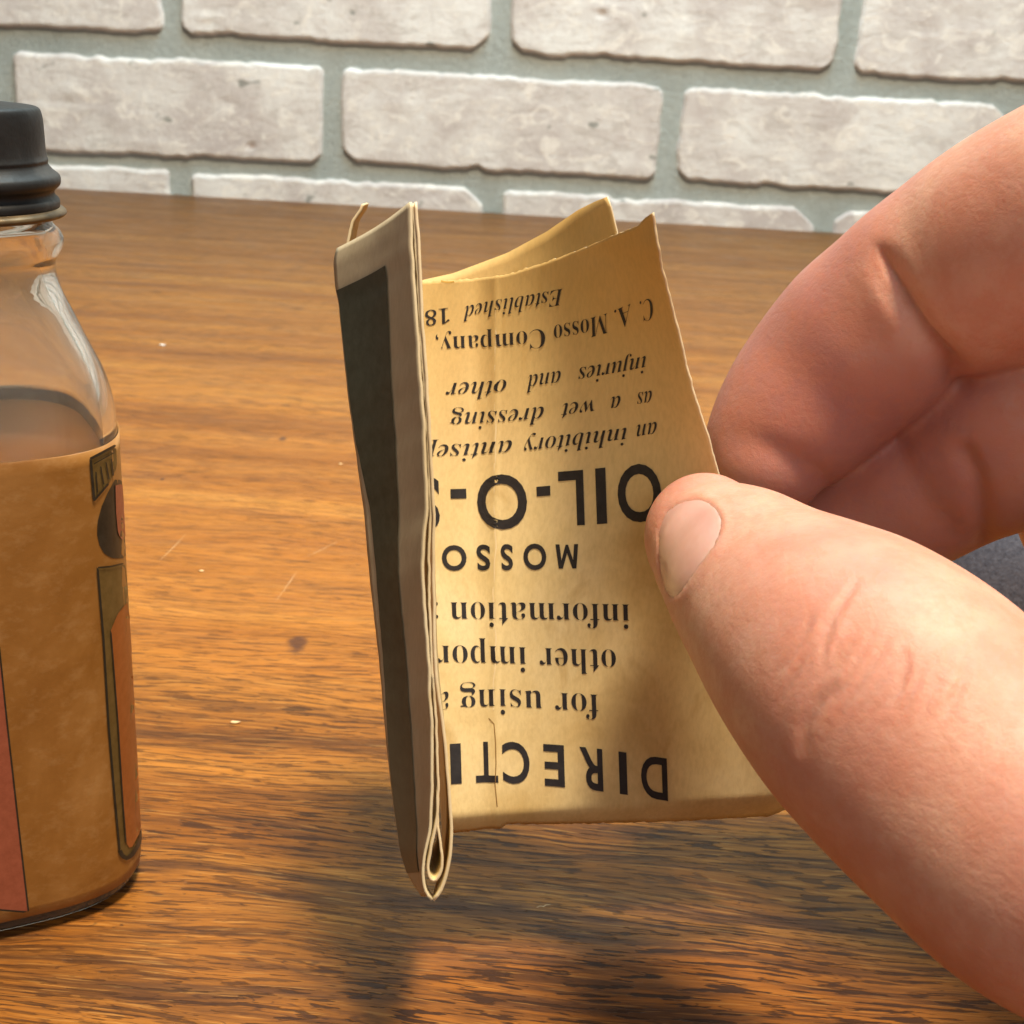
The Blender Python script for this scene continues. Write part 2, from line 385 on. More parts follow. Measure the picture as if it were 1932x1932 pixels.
# ------------------------------------------------------------ bottle
BX, BY = -58.4, 131.5
axis0 = np.array([BX, BY, 0.0])
bottle = empty('glass_bottle', axis0)
tag(bottle, 'small old glass bottle with black screw cap and brown paper label, at the left edge', 'bottle')
NB = 96
def ring(z, R, n, rot=math.radians(28)):
    th = np.linspace(0, 2 * math.pi, NB, endpoint=False)
    k = 1 / (np.abs(np.cos(th - rot)) ** n + np.abs(np.sin(th - rot)) ** n) ** (1 / n)
    k = k / (0.5 + 0.5 * 2 ** (.5 - 1 / n))          # keep the mean width
    return np.stack([BX + R * k * np.cos(th), BY + R * k * np.sin(th), np.full(NB, z)], 1)
def lathe(prof, name, mats, parent, cap_lo=True, cap_hi=True, dense=3, sm=2):
    P = np.array(prof, float)
    t = np.arange(len(P)); tt = np.linspace(0, len(P) - 1, (len(P) - 1) * dense + 1)
    P = np.stack([np.interp(tt, t, P[:, k]) for k in range(3)], 1)
    if dense > 1: P = smooth_poly(P, sm)
    V = np.concatenate([ring(z, r, n) for z, r, n in P])
    F_ = gridfaces(NB, len(P), True)
    if cap_lo: F_.append(tuple(range(NB))[::-1])
    if cap_hi: F_.append(tuple(range((len(P) - 1) * NB, len(P) * NB)))
    return mesh(name, V, F_, mats, parent)
outer = [(0, 11.8, 2.6), (.3, 13.2, 2.8), (1.2, 14.5, 3), (3, 15.0, 3.1), (20, 15.0, 3.1), (40, 15.0, 3.1), (54, 15.0, 3.05), (57, 15.0, 3.0), (60, 14.7, 2.8), (63, 13.8, 2.6), (66, 12.2, 2.4), (69, 10.8, 2.2),
         (71, 9.7, 2.0), (73, 9.2, 2.0), (74.6, 9.2, 2.0), (75.4, 9.9, 2), (76.6, 10.3, 2), (77.6, 9.8, 2), (78.4, 8.8, 2), (88, 8.4, 2)]
inner = [(z if z > 3 else 2.2 + .4 * i, max(2, r - 1.5), n) for i, (z, r, n) in enumerate(outer)]
t = NT('clear_glass'); M_glass = t.set(Base_Color=t.ramp(t.noise(t.mapping((120, 120, 60)), 1.0, 5, .6), [(.35, (.93, .90, .84)), (.7, (.99, .985, .97))]), Roughness=t.ramp(t.noise(t.mapping((90, 90, 90)), 1.0, 4), [(.45, .01), (.7, .06)]), Transmission_Weight=.965, IOR=1.5)
def glass_body():
    def prof(P):
        P = np.array(P, float); t_ = np.arange(len(P)); tt = np.linspace(0, len(P) - 1, (len(P) - 1) * 3 + 1)
        return smooth_poly(np.stack([np.interp(tt, t_, P[:, k]) for k in range(3)], 1), 2)
    A, B = prof(outer), prof(inner)
    V = np.concatenate([ring(z, r, n) for z, r, n in A] + [ring(z, r, n) for z, r, n in B])
    F_ = gridfaces(NB, len(A), True); F_.append(tuple(range(NB))[::-1])
    o = len(A) * NB
    F_ += [tuple(reversed([i + o for i in f])) for f in gridfaces(NB, len(B), True)]
    F_.append(tuple(range(o, o + NB)))
    la = (len(A) - 1) * NB; lb = o + (len(B) - 1) * NB
    F_ += [(la + i, la + (i + 1) % NB, lb + (i + 1) % NB, lb + i) for i in range(NB)]
    return mesh('glass', V, F_, M_glass, bottle)
glass_body()
t = NT('amber_liquid'); M_liq = t.set(Base_Color=(.50, .20, .05), Roughness=.3, Specular_IOR_Level=.2, Transmission_Weight=.3, IOR=1.36)
lathe([(2.9, 9, 3), (3.2, 13.0, 3), (20, 13.35, 3.1), (40, 13.35, 3.1), (50, 13.35, 3.05), (53, 13.3, 3.0), (55.6, 13.2, 2.9)], 'liquid', M_liq, bottle, dense=1)
# label: paper skin round the body
def lab_R(z, off): return np.interp(z, [p[0] for p in outer], [p[1] for p in outer]) + off
t = NT('brown_label_paper')
a = t.noise(t.mapping((45, 45, 45)), 1.0, 5, .65, .6)
c = t.ramp(a, [(.3, (.19, .075, .010)), (.5, (.275, .125, .027)), (.72, (.39, .205, .065))])
c = t.mix(t.ramp(t.noise(t.mapping((400, 400, 600)), 1.0, 4, .7), [(.5, 0.0), (.75, .25)]), c, (.55, .36, .17))
t.bump(t.noise(t.mapping((900, 900, 900)), 1.0, 3), .00004, .6)
M_label = t.set(Base_Color=c, Roughness=.42, Specular_IOR_Level=.5)
LZ = np.r_[2.6, np.linspace(4, 55, 14), 56.6]
def label_mesh():
    V = []
    for k, z in enumerate(LZ):
        R_ = ring(z, lab_R(z, .13), 3.05)
        if k == len(LZ) - 1: R_[:, 2] += .5 * np.sin(np.linspace(0, 2 * math.pi, NB, endpoint=False) * 1 + .4)
        V.append(R_)
    V2 = [ring(z, lab_R(z, .0) + .03, 3.05) for z in (LZ[0], LZ[-1])]
    V = np.concatenate([V2[0]] + V + [V2[1]])
    return mesh('label', V, gridfaces(NB, len(LZ) + 2, True), M_label, bottle)
label = label_mesh()
def label_bvh(off):
    V = np.concatenate([ring(z, lab_R(z, .13 + off), 3.05) for z in LZ]); return BVHTree.FromPolygons([Vector(v) for v in V], gridfaces(NB, len(LZ), True))
def px_print(name, polys, mat, parent, bvh, maxd=400, fallback=True):
    """flat print: pixel outlines cast on to the surface in bvh (already offset), filled"""
    VV, FF = [], []
    for P in polys:
        P = np.array(P, float)
        P = resample(np.vstack([P, P[:1]]), max(24, int(np.sum(np.linalg.norm(np.diff(np.vstack([P, P[:1]]), axis=0), axis=1)) / 9)))[:-1]
        xs = np.arange(P[:, 0].min(), P[:, 0].max(), 9.0); ys = np.arange(P[:, 1].min(), P[:, 1].max(), 14.0)
        pts = [Vector(p) for p in P]; inner_ = []
        for x in xs:
            for y in ys:
                c_ = False; n = len(P)
                for i in range(n):
                    (x1, y1), (x2, y2) = P[i], P[i - 1]
                    if (y1 > y) != (y2 > y) and x < (x2 - x1) * (y - y1) / (y2 - y1) + x1: c_ = not c_
                if c_ and np.min(np.hypot(P[:, 0] - x, P[:, 1] - y)) > 4: inner_.append(Vector((x, y)))
        vo, _, fo, _, _, _ = delaunay_2d_cdt(pts + inner_, [], [list(range(len(pts)))], 1, 1e-4)
        idx = []; last = None
        for v in vo:
            h = None
            x = v.x
            for _ in range(30):
                d = Vector(ray(x, v.y)).normalized(); h = bvh.ray_cast(Vector(CP), d)[0]
                if h is not None: break
                x -= 1.0
            idx.append(len(VV)); VV.append(tuple(h) if h is not None else tuple(VV[-1]))
        FF += [[idx[i] for i in f] for f in fo]
    return mesh(name, VV, FF, mat, parent)
B1, B2 = label_bvh(.04), label_bvh(.09)
M_lred = ink_mat('faded_red_print', (.26, .075, .04), .45, .3)
M_lor = ink_mat('orange_red_print', (.27, .085, .018), .45, .3)
M_lgr = ink_mat('olive_print', (.11, .07, .02), .45, .4)
M_lbk = ink_mat('label_black_print', (.02, .017, .012), .4, .5)
M_ltn = ink_mat('pale_label_print', (.40, .27, .10), .45, .2)
def line_poly(pts, w):
    P = np.array(pts, float); d = np.gradient(P, axis=0); d /= np.linalg.norm(d, axis=1)[:, None]; n = np.stack([-d[:, 1], d[:, 0]], 1) * w / 2
    return np.vstack([P + n, (P - n)[::-1]])
px_print('red_panel', [[(-120, 1218), (0, 1221), (14, 1369), (38, 1583), (53, 1720), (0, 1716), (-80, 1700)]], M_lred, label, B1)
px_print('red_panel_outline', [line_poly([(-2, 1215), (14, 1369), (38, 1583), (54, 1722)], 3.2), line_poly([(51, 1721), (0, 1717), (-80, 1702)], 3.2)], M_lbk, label, B2)
px_print('side_frame_ground', [[(184, 1072), (236, 1064), (246, 1150), (262, 1400), (272, 1560), (262, 1590), (246, 1616), (234, 1620), (224, 1606), (205, 1369), (195, 1200)]], M_lgr, label, B1)
px_print('side_frame_panel', [[(209, 1190), (222, 1158), (240, 1136), (252, 1200), (266, 1420), (272, 1545), (262, 1575), (247, 1602), (240, 1596), (234, 1560), (223, 1369), (214, 1250)]], M_lor, label, B2)
B3 = label_bvh(.14)
px_print('side_frame_outline', [line_poly([(184, 1070), (195, 1200), (205, 1369), (216, 1500), (226, 1606)], 4),
                                line_poly([(226, 1604), (231, 1616), (240, 1620), (250, 1612), (262, 1592), (272, 1560)], 8),
                                line_poly([(209, 1188), (214, 1250), (223, 1369), (231, 1500), (238, 1592)], 2.6),
                                line_poly([(184, 1071), (208, 1069), (234, 1063)], 3)], M_lbk, label, B3)
px_print('emblem_box', [line_poly([(170, 866), (219, 840)], 5), line_poly([(171, 866), (178, 946)], 5), line_poly([(178, 944), (190, 930), (205, 912)], 4),
                        line_poly([(176, 876), (217, 853)], 2), line_poly([(181, 890), (184, 930)], 2.5), line_poly([(190, 880), (196, 915)], 2.5), line_poly([(200, 872), (206, 905)], 2.5),
                        line_poly([(210, 866), (214, 898)], 3)], M_lbk, label, B3)
px_print('emblem_ground', [[(172, 868), (219, 842), (221, 880), (206, 912), (180, 942)]], M_lgr, label, B1)
px_print('emblem_drop', [[(217, 905), (205, 926), (192, 955), (184, 985), (183, 1008), (188, 1030), (198, 1046), (212, 1053), (226, 1054), (237, 1052), (237, 985), (232, 905)]], M_lbk, label, B1)
px_print('emblem_red', [[(218, 916), (233, 912), (237, 965), (237, 1012), (230, 1018), (223, 1008), (219, 965)]], M_lred, label, B2)
# screw cap with bead, thread ridge and dull metal rim
M_cap = NT('matt_black_cap')
cc = M_cap.ramp(M_cap.noise(M_cap.mapping((150, 150, 150)), 1.0, 5), [(.35, (.007, .0075, .009)), (.62, (.018, .020, .023)), (.8, (.06, .062, .065))])
M_cap.bump(M_cap.noise(M_cap.mapping((500, 500, 500)), 1.0, 4), .0002, .5)
M_cap = M_cap.set(Base_Color=cc, Roughness=.5, Specular_IOR_Level=.35)
cap = lathe([(79.9, 10.0, 2), (80.7, 10.1, 2), (81.2, 9.55, 2), (81.7, 9.6, 2), (82.2, 10.25, 2), (83.1, 10.3, 2), (83.6, 9.6, 2), (84.3, 9.05, 2), (84.7, 9.2, 2), (85.1, 9.0, 2), (88.6, 8.95, 2), (89.6, 8.75, 2), (89.9, 8.3, 2), (90.0, 6, 2), (90.05, .5, 2)], 'screw_cap', M_cap, bottle, sm=1)
t = NT('tarnished_metal')
c = t.ramp(t.noise(t.mapping((300, 300, 900)), 1.0, 4), [(.3, (.045, .03, .015)), (.7, (.22, .16, .09))])
M_brass = t.set(Base_Color=c, Roughness=.4, Metallic=.6)
lathe([(79.1, 9.5, 2), (79.0, 10.3, 2), (79.3, 10.7, 2), (79.7, 10.6, 2), (80.0, 10.0, 2), (80.2, 9.5, 2)], 'cap_rim', M_brass, cap)

# ------------------------------------------------------------ leaflet
leaf_base = at(817, 1698, 113)
leaf = empty('folded_leaflet', leaf_base)
tag(leaf, 'yellowed folded paper leaflet held upside down, black print on the open page', 'leaflet')
xLf = lut([(380, 778), (520, 782), (1100, 812), (1300, 822), (1575, 836), (1700, 840)])
xRf = lut([(390, 1229), (403, 1232), (507, 1250), (622, 1280), (740, 1309), (829, 1339), (895, 1357), (1100, 1399), (1300, 1437), (1530, 1480), (1600, 1492)])
yTf = lut([(760, 533), (795, 532), (880, 528), (958, 518), (1032, 494), (1106, 466), (1165, 441), (1202, 427), (1222, 408), (1232, 402), (1260, 396)])
yBf = lut([(820, 1574), (853, 1570), (930, 1561), (945, 1563), (951, 1554), (1113, 1552), (1293, 1547), (1453, 1538), (1480, 1527), (1500, 1524)])
def Dpage(x, y, flat=False):
    x = np.asarray(x, float); y = np.asarray(y, float)
    s = np.clip((x - xLf(y)) / (xRf(y) - xLf(y)), 0, 1.2); v = np.clip((y - 480) / 1075, -.1, 1.06)
    L = 143 - 4.5 * v; R_ = 117 + 25.5 * v ** .9 if np.isscalar(v) else 117 + 25.5 * np.sign(v) * np.abs(v) ** .9
    d = L + (R_ - L) * s ** (1.75 - .75 * np.clip(v, 0, 1))
    d = d - .17 * np.exp(-((x - 936) / 6) ** 2) + .55 * np.exp(-((x - 905) / 26) ** 2) * (1 - .4 * v)
    d = d + .35 * np.sin(y / 95.0 + x / 160.0) * s
    yb = np.interp(x, [820, 1500], [1570, 1528])
    d = d + 2.4 * np.clip((y - (yb - 34)) / 34, 0, 1.3) ** 2
    if True:   # the corner curls at the top right
        d = d + 1.0 * np.exp(-((x - 1232) / 34) ** 2 - ((y - 410) / 40) ** 2)
    return d
nu, nv = 110, 170
U_, V_ = np.meshgrid(np.linspace(0, 1, nu), np.linspace(0, 1, nv))
# pixel grid by following the four outlines
top = np.stack([np.linspace(782, 1232, nu), yTf(np.linspace(782, 1232, nu))], 1)
bot = np.stack([np.linspace(836, 1481, nu), yBf(np.linspace(836, 1481, nu))], 1)
ty = np.linspace(0, 1, nv)
lef = np.stack([xLf(532 + ty * 1040), 532 + ty * 1040], 1); rig_y = 402 + ty * 1124; rig = np.stack([xRf(rig_y), rig_y], 1)
lef[0], lef[-1] = top[0], bot[0]; rig[0], rig[-1] = top[-1], bot[-1]
G = ((1 - V_)[..., None] * top[None] + V_[..., None] * bot[None] + (1 - U_)[..., None] * lef[:, None] + U_[..., None] * rig[:, None]
     - ((1 - U_) * (1 - V_))[..., None] * top[0] - (U_ * (1 - V_))[..., None] * top[-1] - ((1 - U_) * V_)[..., None] * bot[0] - (U_ * V_)[..., None] * bot[-1])
def cast(gx, gy, dz):
    d = Fv + ((gx - 966) / FPX)[..., None] * Rv - ((gy - 966) / FPX)[..., None] * Uv
    return CP + d * dz[..., None]
fr = rng.normal(0, .8, nv); fr = .5 * fr + .5 * np.roll(fr, 1); G[:, -1, 0] += fr; G[:, -2, 0] += .5 * fr
fr = rng.normal(0, .7, nu); G[0, :, 1] += fr; G[-1, :, 1] += fr
P3 = cast(G[..., 0], G[..., 1], Dpage(G[..., 0], G[..., 1]))
page = mesh('open_page', P3.reshape(-1, 3), gridfaces(nu, nv), [M_paper, M_edge], leaf)
solidify(page, .24, 1)
page_bvh = BVHTree.FromPolygons([Vector(v) for v in P3.reshape(-1, 3)], gridfaces(nu, nv))
page['label'] = 'open page printed upside down'
# rear sheet whose corner shows above the open page
def strip_surface(name, A, dA, B, dB, n_u, n_v, mats, bulge=0.0, th=.2, wob=0.0):
    """ruled sheet between two pixel polylines with depths along each"""
    A = smooth_poly(resample(A, n_v), 1); B = smooth_poly(resample(B, n_v), 1)
    j_ = np.convolve(rng.normal(0, .65, n_v + 2), [.25, .5, .25], 'valid'); A[:, 0] += j_; B[:, 0] += .5 * j_
    t_ = np.linspace(0, 1, n_v)
    PA = cast(A[:, 0], A[:, 1], dA[0] + (dA[1] - dA[0]) * t_); PB = cast(B[:, 0], B[:, 1], dB[0] + (dB[1] - dB[0]) * t_)
    u = np.linspace(0, 1, n_u)
    P = PA[:, None] * (1 - u)[None, :, None] + PB[:, None] * u[None, :, None]
    n_ = np.cross(PA[-1] - PA[0], PB[n_v // 2] - PA[n_v // 2]); n_ /= np.linalg.norm(n_)
    P = P + n_ * (bulge * np.sin(np.pi * u)[None, :, None]) + n_ * (wob * (np.sin(t_ * 9) * 1.0)[:, None, None] * np.sin(np.pi * u)[None, :, None])
    o = mesh(name, P.reshape(-1, 3), gridfaces(n_u, n_v), mats, leaf)
    solidify(o, th, 1, 0)
    return o, P
rt = np.array([(790, 530), (854, 516), (905, 497), (958, 477), (1032, 437), (1091, 396), (1125, 379), (1146, 371)], float)
rr = lut([(371, 1146), (377, 1150), (422, 1161), (446, 1167), (900, 1290), (1500, 1420)])
nu2, nv2 = 60, 60
rows = []
tt = resample(rt, nu2)
for k in range(nv2):
    f = k / (nv2 - 1)
    yb_ = 1520 - 0 * tt[:, 0]
    y_ = tt[:, 1] * (1 - f) + yb_ * f
    x_ = tt[:, 0] + (np.linspace(0, 1, nu2)) * (rr(371 + f * 1149) - 1146) + (1 - np.linspace(0, 1, nu2)) * 42 * f
    sx = np.linspace(0, 1, nu2)
    dz = 144.2 + 3.5 * np.sin(np.pi * sx) * (1 - f * .5) - (9.5 * (1 - f) + 1 * f) * sx ** 1.5 + 6 * f * sx
    rows.append(cast(x_, y_, np.maximum(dz, Dpage(x_, y_) + .8) if f > .08 else dz))
rear = mesh('rear_page', np.array(rows).reshape(-1, 3), gridfaces(nu2, nv2), [M_paper, M_edge], leaf); solidify(rear, .2, 1)
# left panel
fl = [(775, 381), (777, 460), (791, 668), (800.5, 796), (804, 892), (807, 966), (800, 1018), (798, 1086), (805, 1190), (811, 1266), (811, 1306), (816, 1366), (816, 1486), (812, 1566), (801, 1614), (797, 1646), (803, 1686), (815, 1698)]
bl_ = [(637, 469), (630, 492), (634, 540), (640.5, 572), (656.5, 732), (674, 860), (688.5, 966), (699, 1086), (717, 1246), (731, 1406), (745, 1526), (757, 1606), (773, 1654), (797, 1690)]
sr = [(784.5, 381), (791, 460), (797, 604), (804, 700), (810, 796), (815, 892), (819, 966), (818, 1086), (820, 1206), (823, 1278), (833, 1346), (841, 1406), (847, 1486), (853, 1566), (850, 1614), (842, 1654), (832, 1684), (817, 1699)]
FD = (112.0, 113.0)
lp, LP = strip_surface('left_panel', fl, FD, bl_, (127, 121), 24, 120, [M_paperout, M_edge], .5, .24, .08)
lp['label'] = 'grey-tan outer panel with printed black bar'
# printed bar: offset copy of part of that panel, towards the outside
def panel_pt(u, v, off):
    n_v, n_u = LP.shape[:2]; y = np.clip(v, 0, 1) * (n_v - 1); x = np.clip(u, 0, 1) * (n_u - 1)
    i, j = min(int(y), n_v - 2), min(int(x), n_u - 2); a, b = y - i, x - j
    p = LP[i, j] * (1 - a) * (1 - b) + LP[i + 1, j] * a * (1 - b) + LP[i, j + 1] * (1 - a) * b + LP[i + 1, j + 1] * a * b
    du = LP[i, min(j + 1, n_u - 1)] - LP[i, j]; dv = LP[i + 1, j] - LP[i, j]; n_ = np.cross(dv, du); n_ /= np.linalg.norm(n_)
    if np.dot(n_, CP - p) < 0: n_ = -n_
    return p + n_ * off
bar = []
nvb = 100; vs = np.linspace(.066, .958, nvb)
for v in vs:
    ui = np.interp(v, [0, .1, .2, .45, .65, .85, 1], [.36, .37, .42, .49, .50, .53, .50]); uo = np.interp(v, [0, .3, .4, .5, .6, .8, 1], [.985, .97, .90, .87, .90, .965, .985])
    for k in range(12): bar.append(panel_pt(ui + (uo - ui) * k / 11, v, .24))
pb = mesh('printed_bar', bar, gridfaces(12, nvb), M_bar, leaf)
wa = pb.data.attributes.new('tan_mix', 'FLOAT', 'POINT'); wa.data.foreach_set('value', np.repeat(np.clip((vs - .45) / .5, 0, 1) ** 1.3 * .42, 12).astype(np.float32))  # bar ink mixed towards tan, more so lower down
# the sheet that runs from the front edge back to the valley of the fold
strip_surface('folded_strip', sr, (112, 113), [(784, 520), (812, 1100), (836, 1572)], (143, 138.5), 20, 100, [M_paper, M_edge], .2, .26)
# inner nested sheet with its drop-shaped fold
inn = [(779, 384), (785, 460), (794.5, 640), (804, 760), (810, 892), (813, 966), (809, 1050), (810, 1120), (816, 1266), (823, 1366), (827, 1466), (826, 1540), (817, 1585), (809, 1618), (807, 1642), (812, 1660), (822, 1664), (832, 1648), (835, 1622), (831, 1590), (826, 1560), (826, 1490)]
def shifted(P, dx): return [(x + dx, y - (y - 1040) * .10) for x, y in P]
strip_surface('inner_fold', inn, (112.3, 113.2), shifted(inn, -8), (126, 125), 8, 220, [M_paper, M_edge], 0, .22)
inn2 = [(800, 700), (811, 870), (815, 966), (814, 1086), (818, 1230), (826, 1340), (834, 1420), (838, 1500), (840, 1566), (841, 1600), (837, 1640), (828, 1672), (817, 1686), (808, 1678), (803, 1655), (803, 1630)]
0 and strip_surface('inner_fold', inn2, (112.5, 113.4), shifted(inn2, -6), (126, 125), 8, 160, [M_paper, M_edge], 0, .2)
# curled corner of a sheet behind the left panel, seen edge on
cu = [(685, 386), (680, 398), (671, 408), (664.5, 421), (661, 436), (657, 452), (652, 480)]
strip_surface('curled_corner', cu, (127, 127.5), [(690 + (x - 680) * .9, y - 3) for x, y in cu], (140, 140), 6, 30, [M_paper, M_edge], 0, .26)

# lettering: outlines of the built-in type, bent on to the page
def bi(s): return ''.join(chr(0x1D468 + ord(c) - 65) if 'A' <= c <= 'Z' else chr(0x1D482 + ord(c) - 97) if 'a' <= c <= 'z' else chr(0x1D7CE + ord(c) - 48) if '0' <= c <= '9' else c for c in s)
def bd(s): return ''.join(chr(0x1D400 + ord(c) - 65) if 'A' <= c <= 'Z' else chr(0x1D41A + ord(c) - 97) if 'a' <= c <= 'z' else chr(0x1D7CE + ord(c) - 48) if '0' <= c <= '9' else c for c in s)
def glyphs(txt, offset=0.0, shear=0.0):
    cu_ = bpy.data.curves.new('t', 'FONT'); cu_.body = txt; cu_.offset = offset; cu_.shear = shear; cu_.resolution_u = 5
    o = bpy.data.objects.new('t', cu_); COL.objects.link(o)
    bpy.context.view_layer.update()
    m = o.to_mesh(); b_ = bmesh.new(); b_.from_mesh(m)
    bmesh.ops.triangulate(b_, faces=b_.faces)
    for _ in range(4):
        le = [e for e in b_.edges if e.calc_length() > .13]
        if not le: break
        bmesh.ops.subdivide_edges(b_, edges=le, cuts=1); bmesh.ops.triangulate(b_, faces=b_.faces)
    b_.verts.index_update()
    V = np.array([v.co[:2] for v in b_.verts]); F_ = [tuple(v.index for v in f.verts) for f in b_.faces]; b_.free()
    o.to_mesh_clear(); bpy.data.objects.remove(o); bpy.data.curves.remove(cu_)
    return V, F_
def word(txt, xr, xl, base, caph, style, OUT):
    """upside-down word between pixel columns xr (its start) and xl (its end)"""
    conv, off, cap, shear = style
    if txt == 'M' and style is SB:
        q = [(0, 0), (.16, 0), (.22, .66), (.40, .02), (.50, .02), (.68, .66), (.74, 0), (.90, 0), (.80, 1), (.64, 1), (.45, .36), (.26, 1), (.10, 1)]
        vo_, _, fo_, _, _, _ = delaunay_2d_cdt([Vector((a_, b_ * cap)) for a_, b_ in q], [], [list(range(len(q)))], 1, 1e-5)
        V, F_ = np.array([(v.x, v.y) for v in vo_]), [tuple(f) for f in fo_]
    else: V, F_ = glyphs(conv(txt), off, shear)
    x0, x1 = V[:, 0].min(), V[:, 0].max()
    # refine long triangles a little by splitting nothing: glyph faces are small against the page's curve
    X = xr + (V[:, 0] - x0) / (x1 - x0) * (xl - xr)
    Y0 = base(X); H = caph(X)
    Y = Y0 + V[:, 1] / cap * H
    X = X + (0.03 * (V[:, 1] / cap) * H)
    P = []
    for x, y in zip(X, Y):
        hp, hn, _, _ = page_bvh.ray_cast(Vector(CP), Vector(ray(x, y)).normalized())
        if hp is None: hp, hn = Vector(at(x, y, float(Dpage(x, y)))), Vector(-Fv)
        if hn.dot(hp - Vector(CP)) > 0: hn = -hn
        P.append(hp + hn * .19)
    P = np.array(P)
    OUT.append((P, F_))
def text_line(words, base_pts, cap_pts, style, name='lettering'):
    OUT = []
    b, c = lut(base_pts), lut(cap_pts)
    for (tx, xr, xl) in words: word(tx, xr, xl, b, c, style, OUT)
    V = np.concatenate([p for p, _ in OUT]); F_ = []; o_ = 0
    for p, f in OUT: F_ += [tuple(i + o_ for i in q) for q in f]; o_ += len(p)
    return mesh(name, V, F_, M_ink, page, smooth=False)
ident = lambda s: s
vb, _ = glyphs(bd('E')); capB = vb[:, 1].max(); vb, _ = glyphs('I'); capS = vb[:, 1].max()
c5 = lambda X, Y: (772.8 + X * .37, 347.8 + Y * .37)
c6 = lambda X, Y: (772.8 + X * .4, 966 + Y * .4)
def w5(*ws): return [(t_, c5(a, 0)[0], c5(b, 0)[0]) for t_, a, b in ws]
def w6(*ws): return [(t_, c6(a, 0)[0], c6(b, 0)[0]) for t_, a, b in ws]
def b5(*ps): return [c5(*p) for p in ps]
def b6(*ps): return [c6(*p) for p in ps]
IT = (bi, -.010, capB, 0.0); BD = (bd, -.012, capB, 0.0); SA = (ident, .018, capS, 0.0); SB = (ident, .024, capS, 0.0)
text_line(w5(('Established', 788, 275), ('18', 205, 80), ('.', 74, 62)), b5((788, 530), (600, 566), (430, 592), (300, 620), (180, 632), (60, 648)), [(1064, 31), (802, 28)], IT)
text_line(w5(('C.', 1245, 1180), ('A.', 1135, 1050), ('Mosso', 1015, 740), ('Company,', 695, 135)), b5((1245, 575), (1130, 606), (1010, 655), (900, 687), (760, 715), (690, 735), (560, 752), (440, 765), (300, 772), (140, 778)), [(1233, 41), (1146, 38), (980, 35), (824, 34)], BD)
text_line(w5(('injuries', 1210, 865), ('and', 775, 600), ('other', 497, 185)), b5((1210, 872), (1040, 905), (880, 932), (770, 950), (680, 962), (600, 975), (497, 995), (380, 1005), (185, 1014)), [(1220, 32), (840, 33)], IT)
text_line(w5(('as', 1240, 1165), ('a', 1080, 1030), ('wet', 945, 775), ('dressing', 688, 205)), b5((1240, 1048), (1080, 1075), (945, 1097), (775, 1118), (688, 1132), (450, 1155), (205, 1166)), [(1232, 32), (850, 33)], IT)
text_line(w5(('an', 1265, 1160), ('inhibitory', 1110, 585), ('antisep', 525, 62)), b5((1265, 1207), (1160, 1225), (1100, 1240), (900, 1263), (700, 1287), (585, 1298), (525, 1304), (300, 1322), (60, 1332)), [(1243, 33), (812, 33)], IT)
big = b5((1282, 1432), (1170, 1434), (1000, 1450), (888, 1462), (598, 1486), (342, 1492), (60, 1500)); bc = [(1250, 103), (1140, 100), (1075, 98), (812, 95)]
text_line(w5(('O', 1282, 1060), ('I', 1002, 950), ('L', 888, 760), ('-', 718, 648), ('O', 598, 342), ('-', 287, 208), ('S', 150, 20)), big, bc, SA)
text_line(w6(('M', 797, 690), ('O', 645, 537), ('S', 487, 430), ('S', 382, 315), ('O', 267, 152)), b6((797, 150), (400, 158), (152, 163)), [(1092, 46), (833, 44)], SB)
text_line(w6(('information', 1037, 192), (':', 134, 122)), b6((1037, 432), (600, 426), (192, 424)), [(1190, 47), (850, 47)], BD)
text_line(w6(('other', 972, 612), ('impor', 550, 126)), b6((972, 648), (600, 637), (400, 630), (130, 628)), [(1161, 48), (825, 48)], BD)
text_line(w6(('for', 888, 685), ('using', 625, 238), ('a', 184, 128)), b6((888, 858), (685, 848), (625, 843), (430, 832), (238, 838), (140, 850)), [(1130, 48), (830, 49)], BD)
text_line(w6(('D', 1212, 1088), ('I', 1022, 985), ('R', 908, 800), ('E', 727, 630), ('C', 563, 435), ('T', 412, 307), ('I', 240, 190)), b6((1212, 1165), (1000, 1134), (850, 1114), (680, 1100), (500, 1090), (350, 1087), (190, 1098)), [(1258, 76), (1100, 76), (950, 73), (850, 72)], SA)
# brown crack along the lower end of the crease
def on_page(pts, w, off=.17):
    P = line_poly(pts, w); n = len(pts)
    V = cast(P[:, 0], P[:, 1], Dpage(P[:, 0], P[:, 1]) - off)
    return V, [(i, i + 1, 2 * n - 2 - i, 2 * n - 1 - i) for i in range(n - 1)]
M_crease = ink_mat('pale_worn_crease', (.74, .62, .40), .8, .1)
M_stain = ink_mat('amber_stain', (.50, .31, .075), .7, .4)
cr_ = [(933 + 2.2 * math.sin(y / 31.0) + .9 * math.sin(y / 9.0), y) for y in range(540, 1356, 8)]
for a_, b_, w_ in ((0, 22, 2.2), (24, 55, 2.8), (57, 101, 2.4)):
    V, F_ = on_page(cr_[a_:b_], w_, .15); mesh('worn_crease', V, F_, M_crease, page)
M_crack = ink_mat('brown_crease_stain', (.20, .11, .03))
V, F_ = on_page([(922, 1355), (932, 1366), (935, 1400), (936, 1440), (934, 1480), (938, 1520), (943, 1545), (947, 1560)], 1.7)
mesh('crease_crack', V, F_, M_crack, page)
V, F_ = on_page([(x, 531 + 1.5 * math.sin(x / 7)) for x in range(832, 862, 5)], 3.0, .15); mesh('amber_stain', V, F_, M_stain, page)

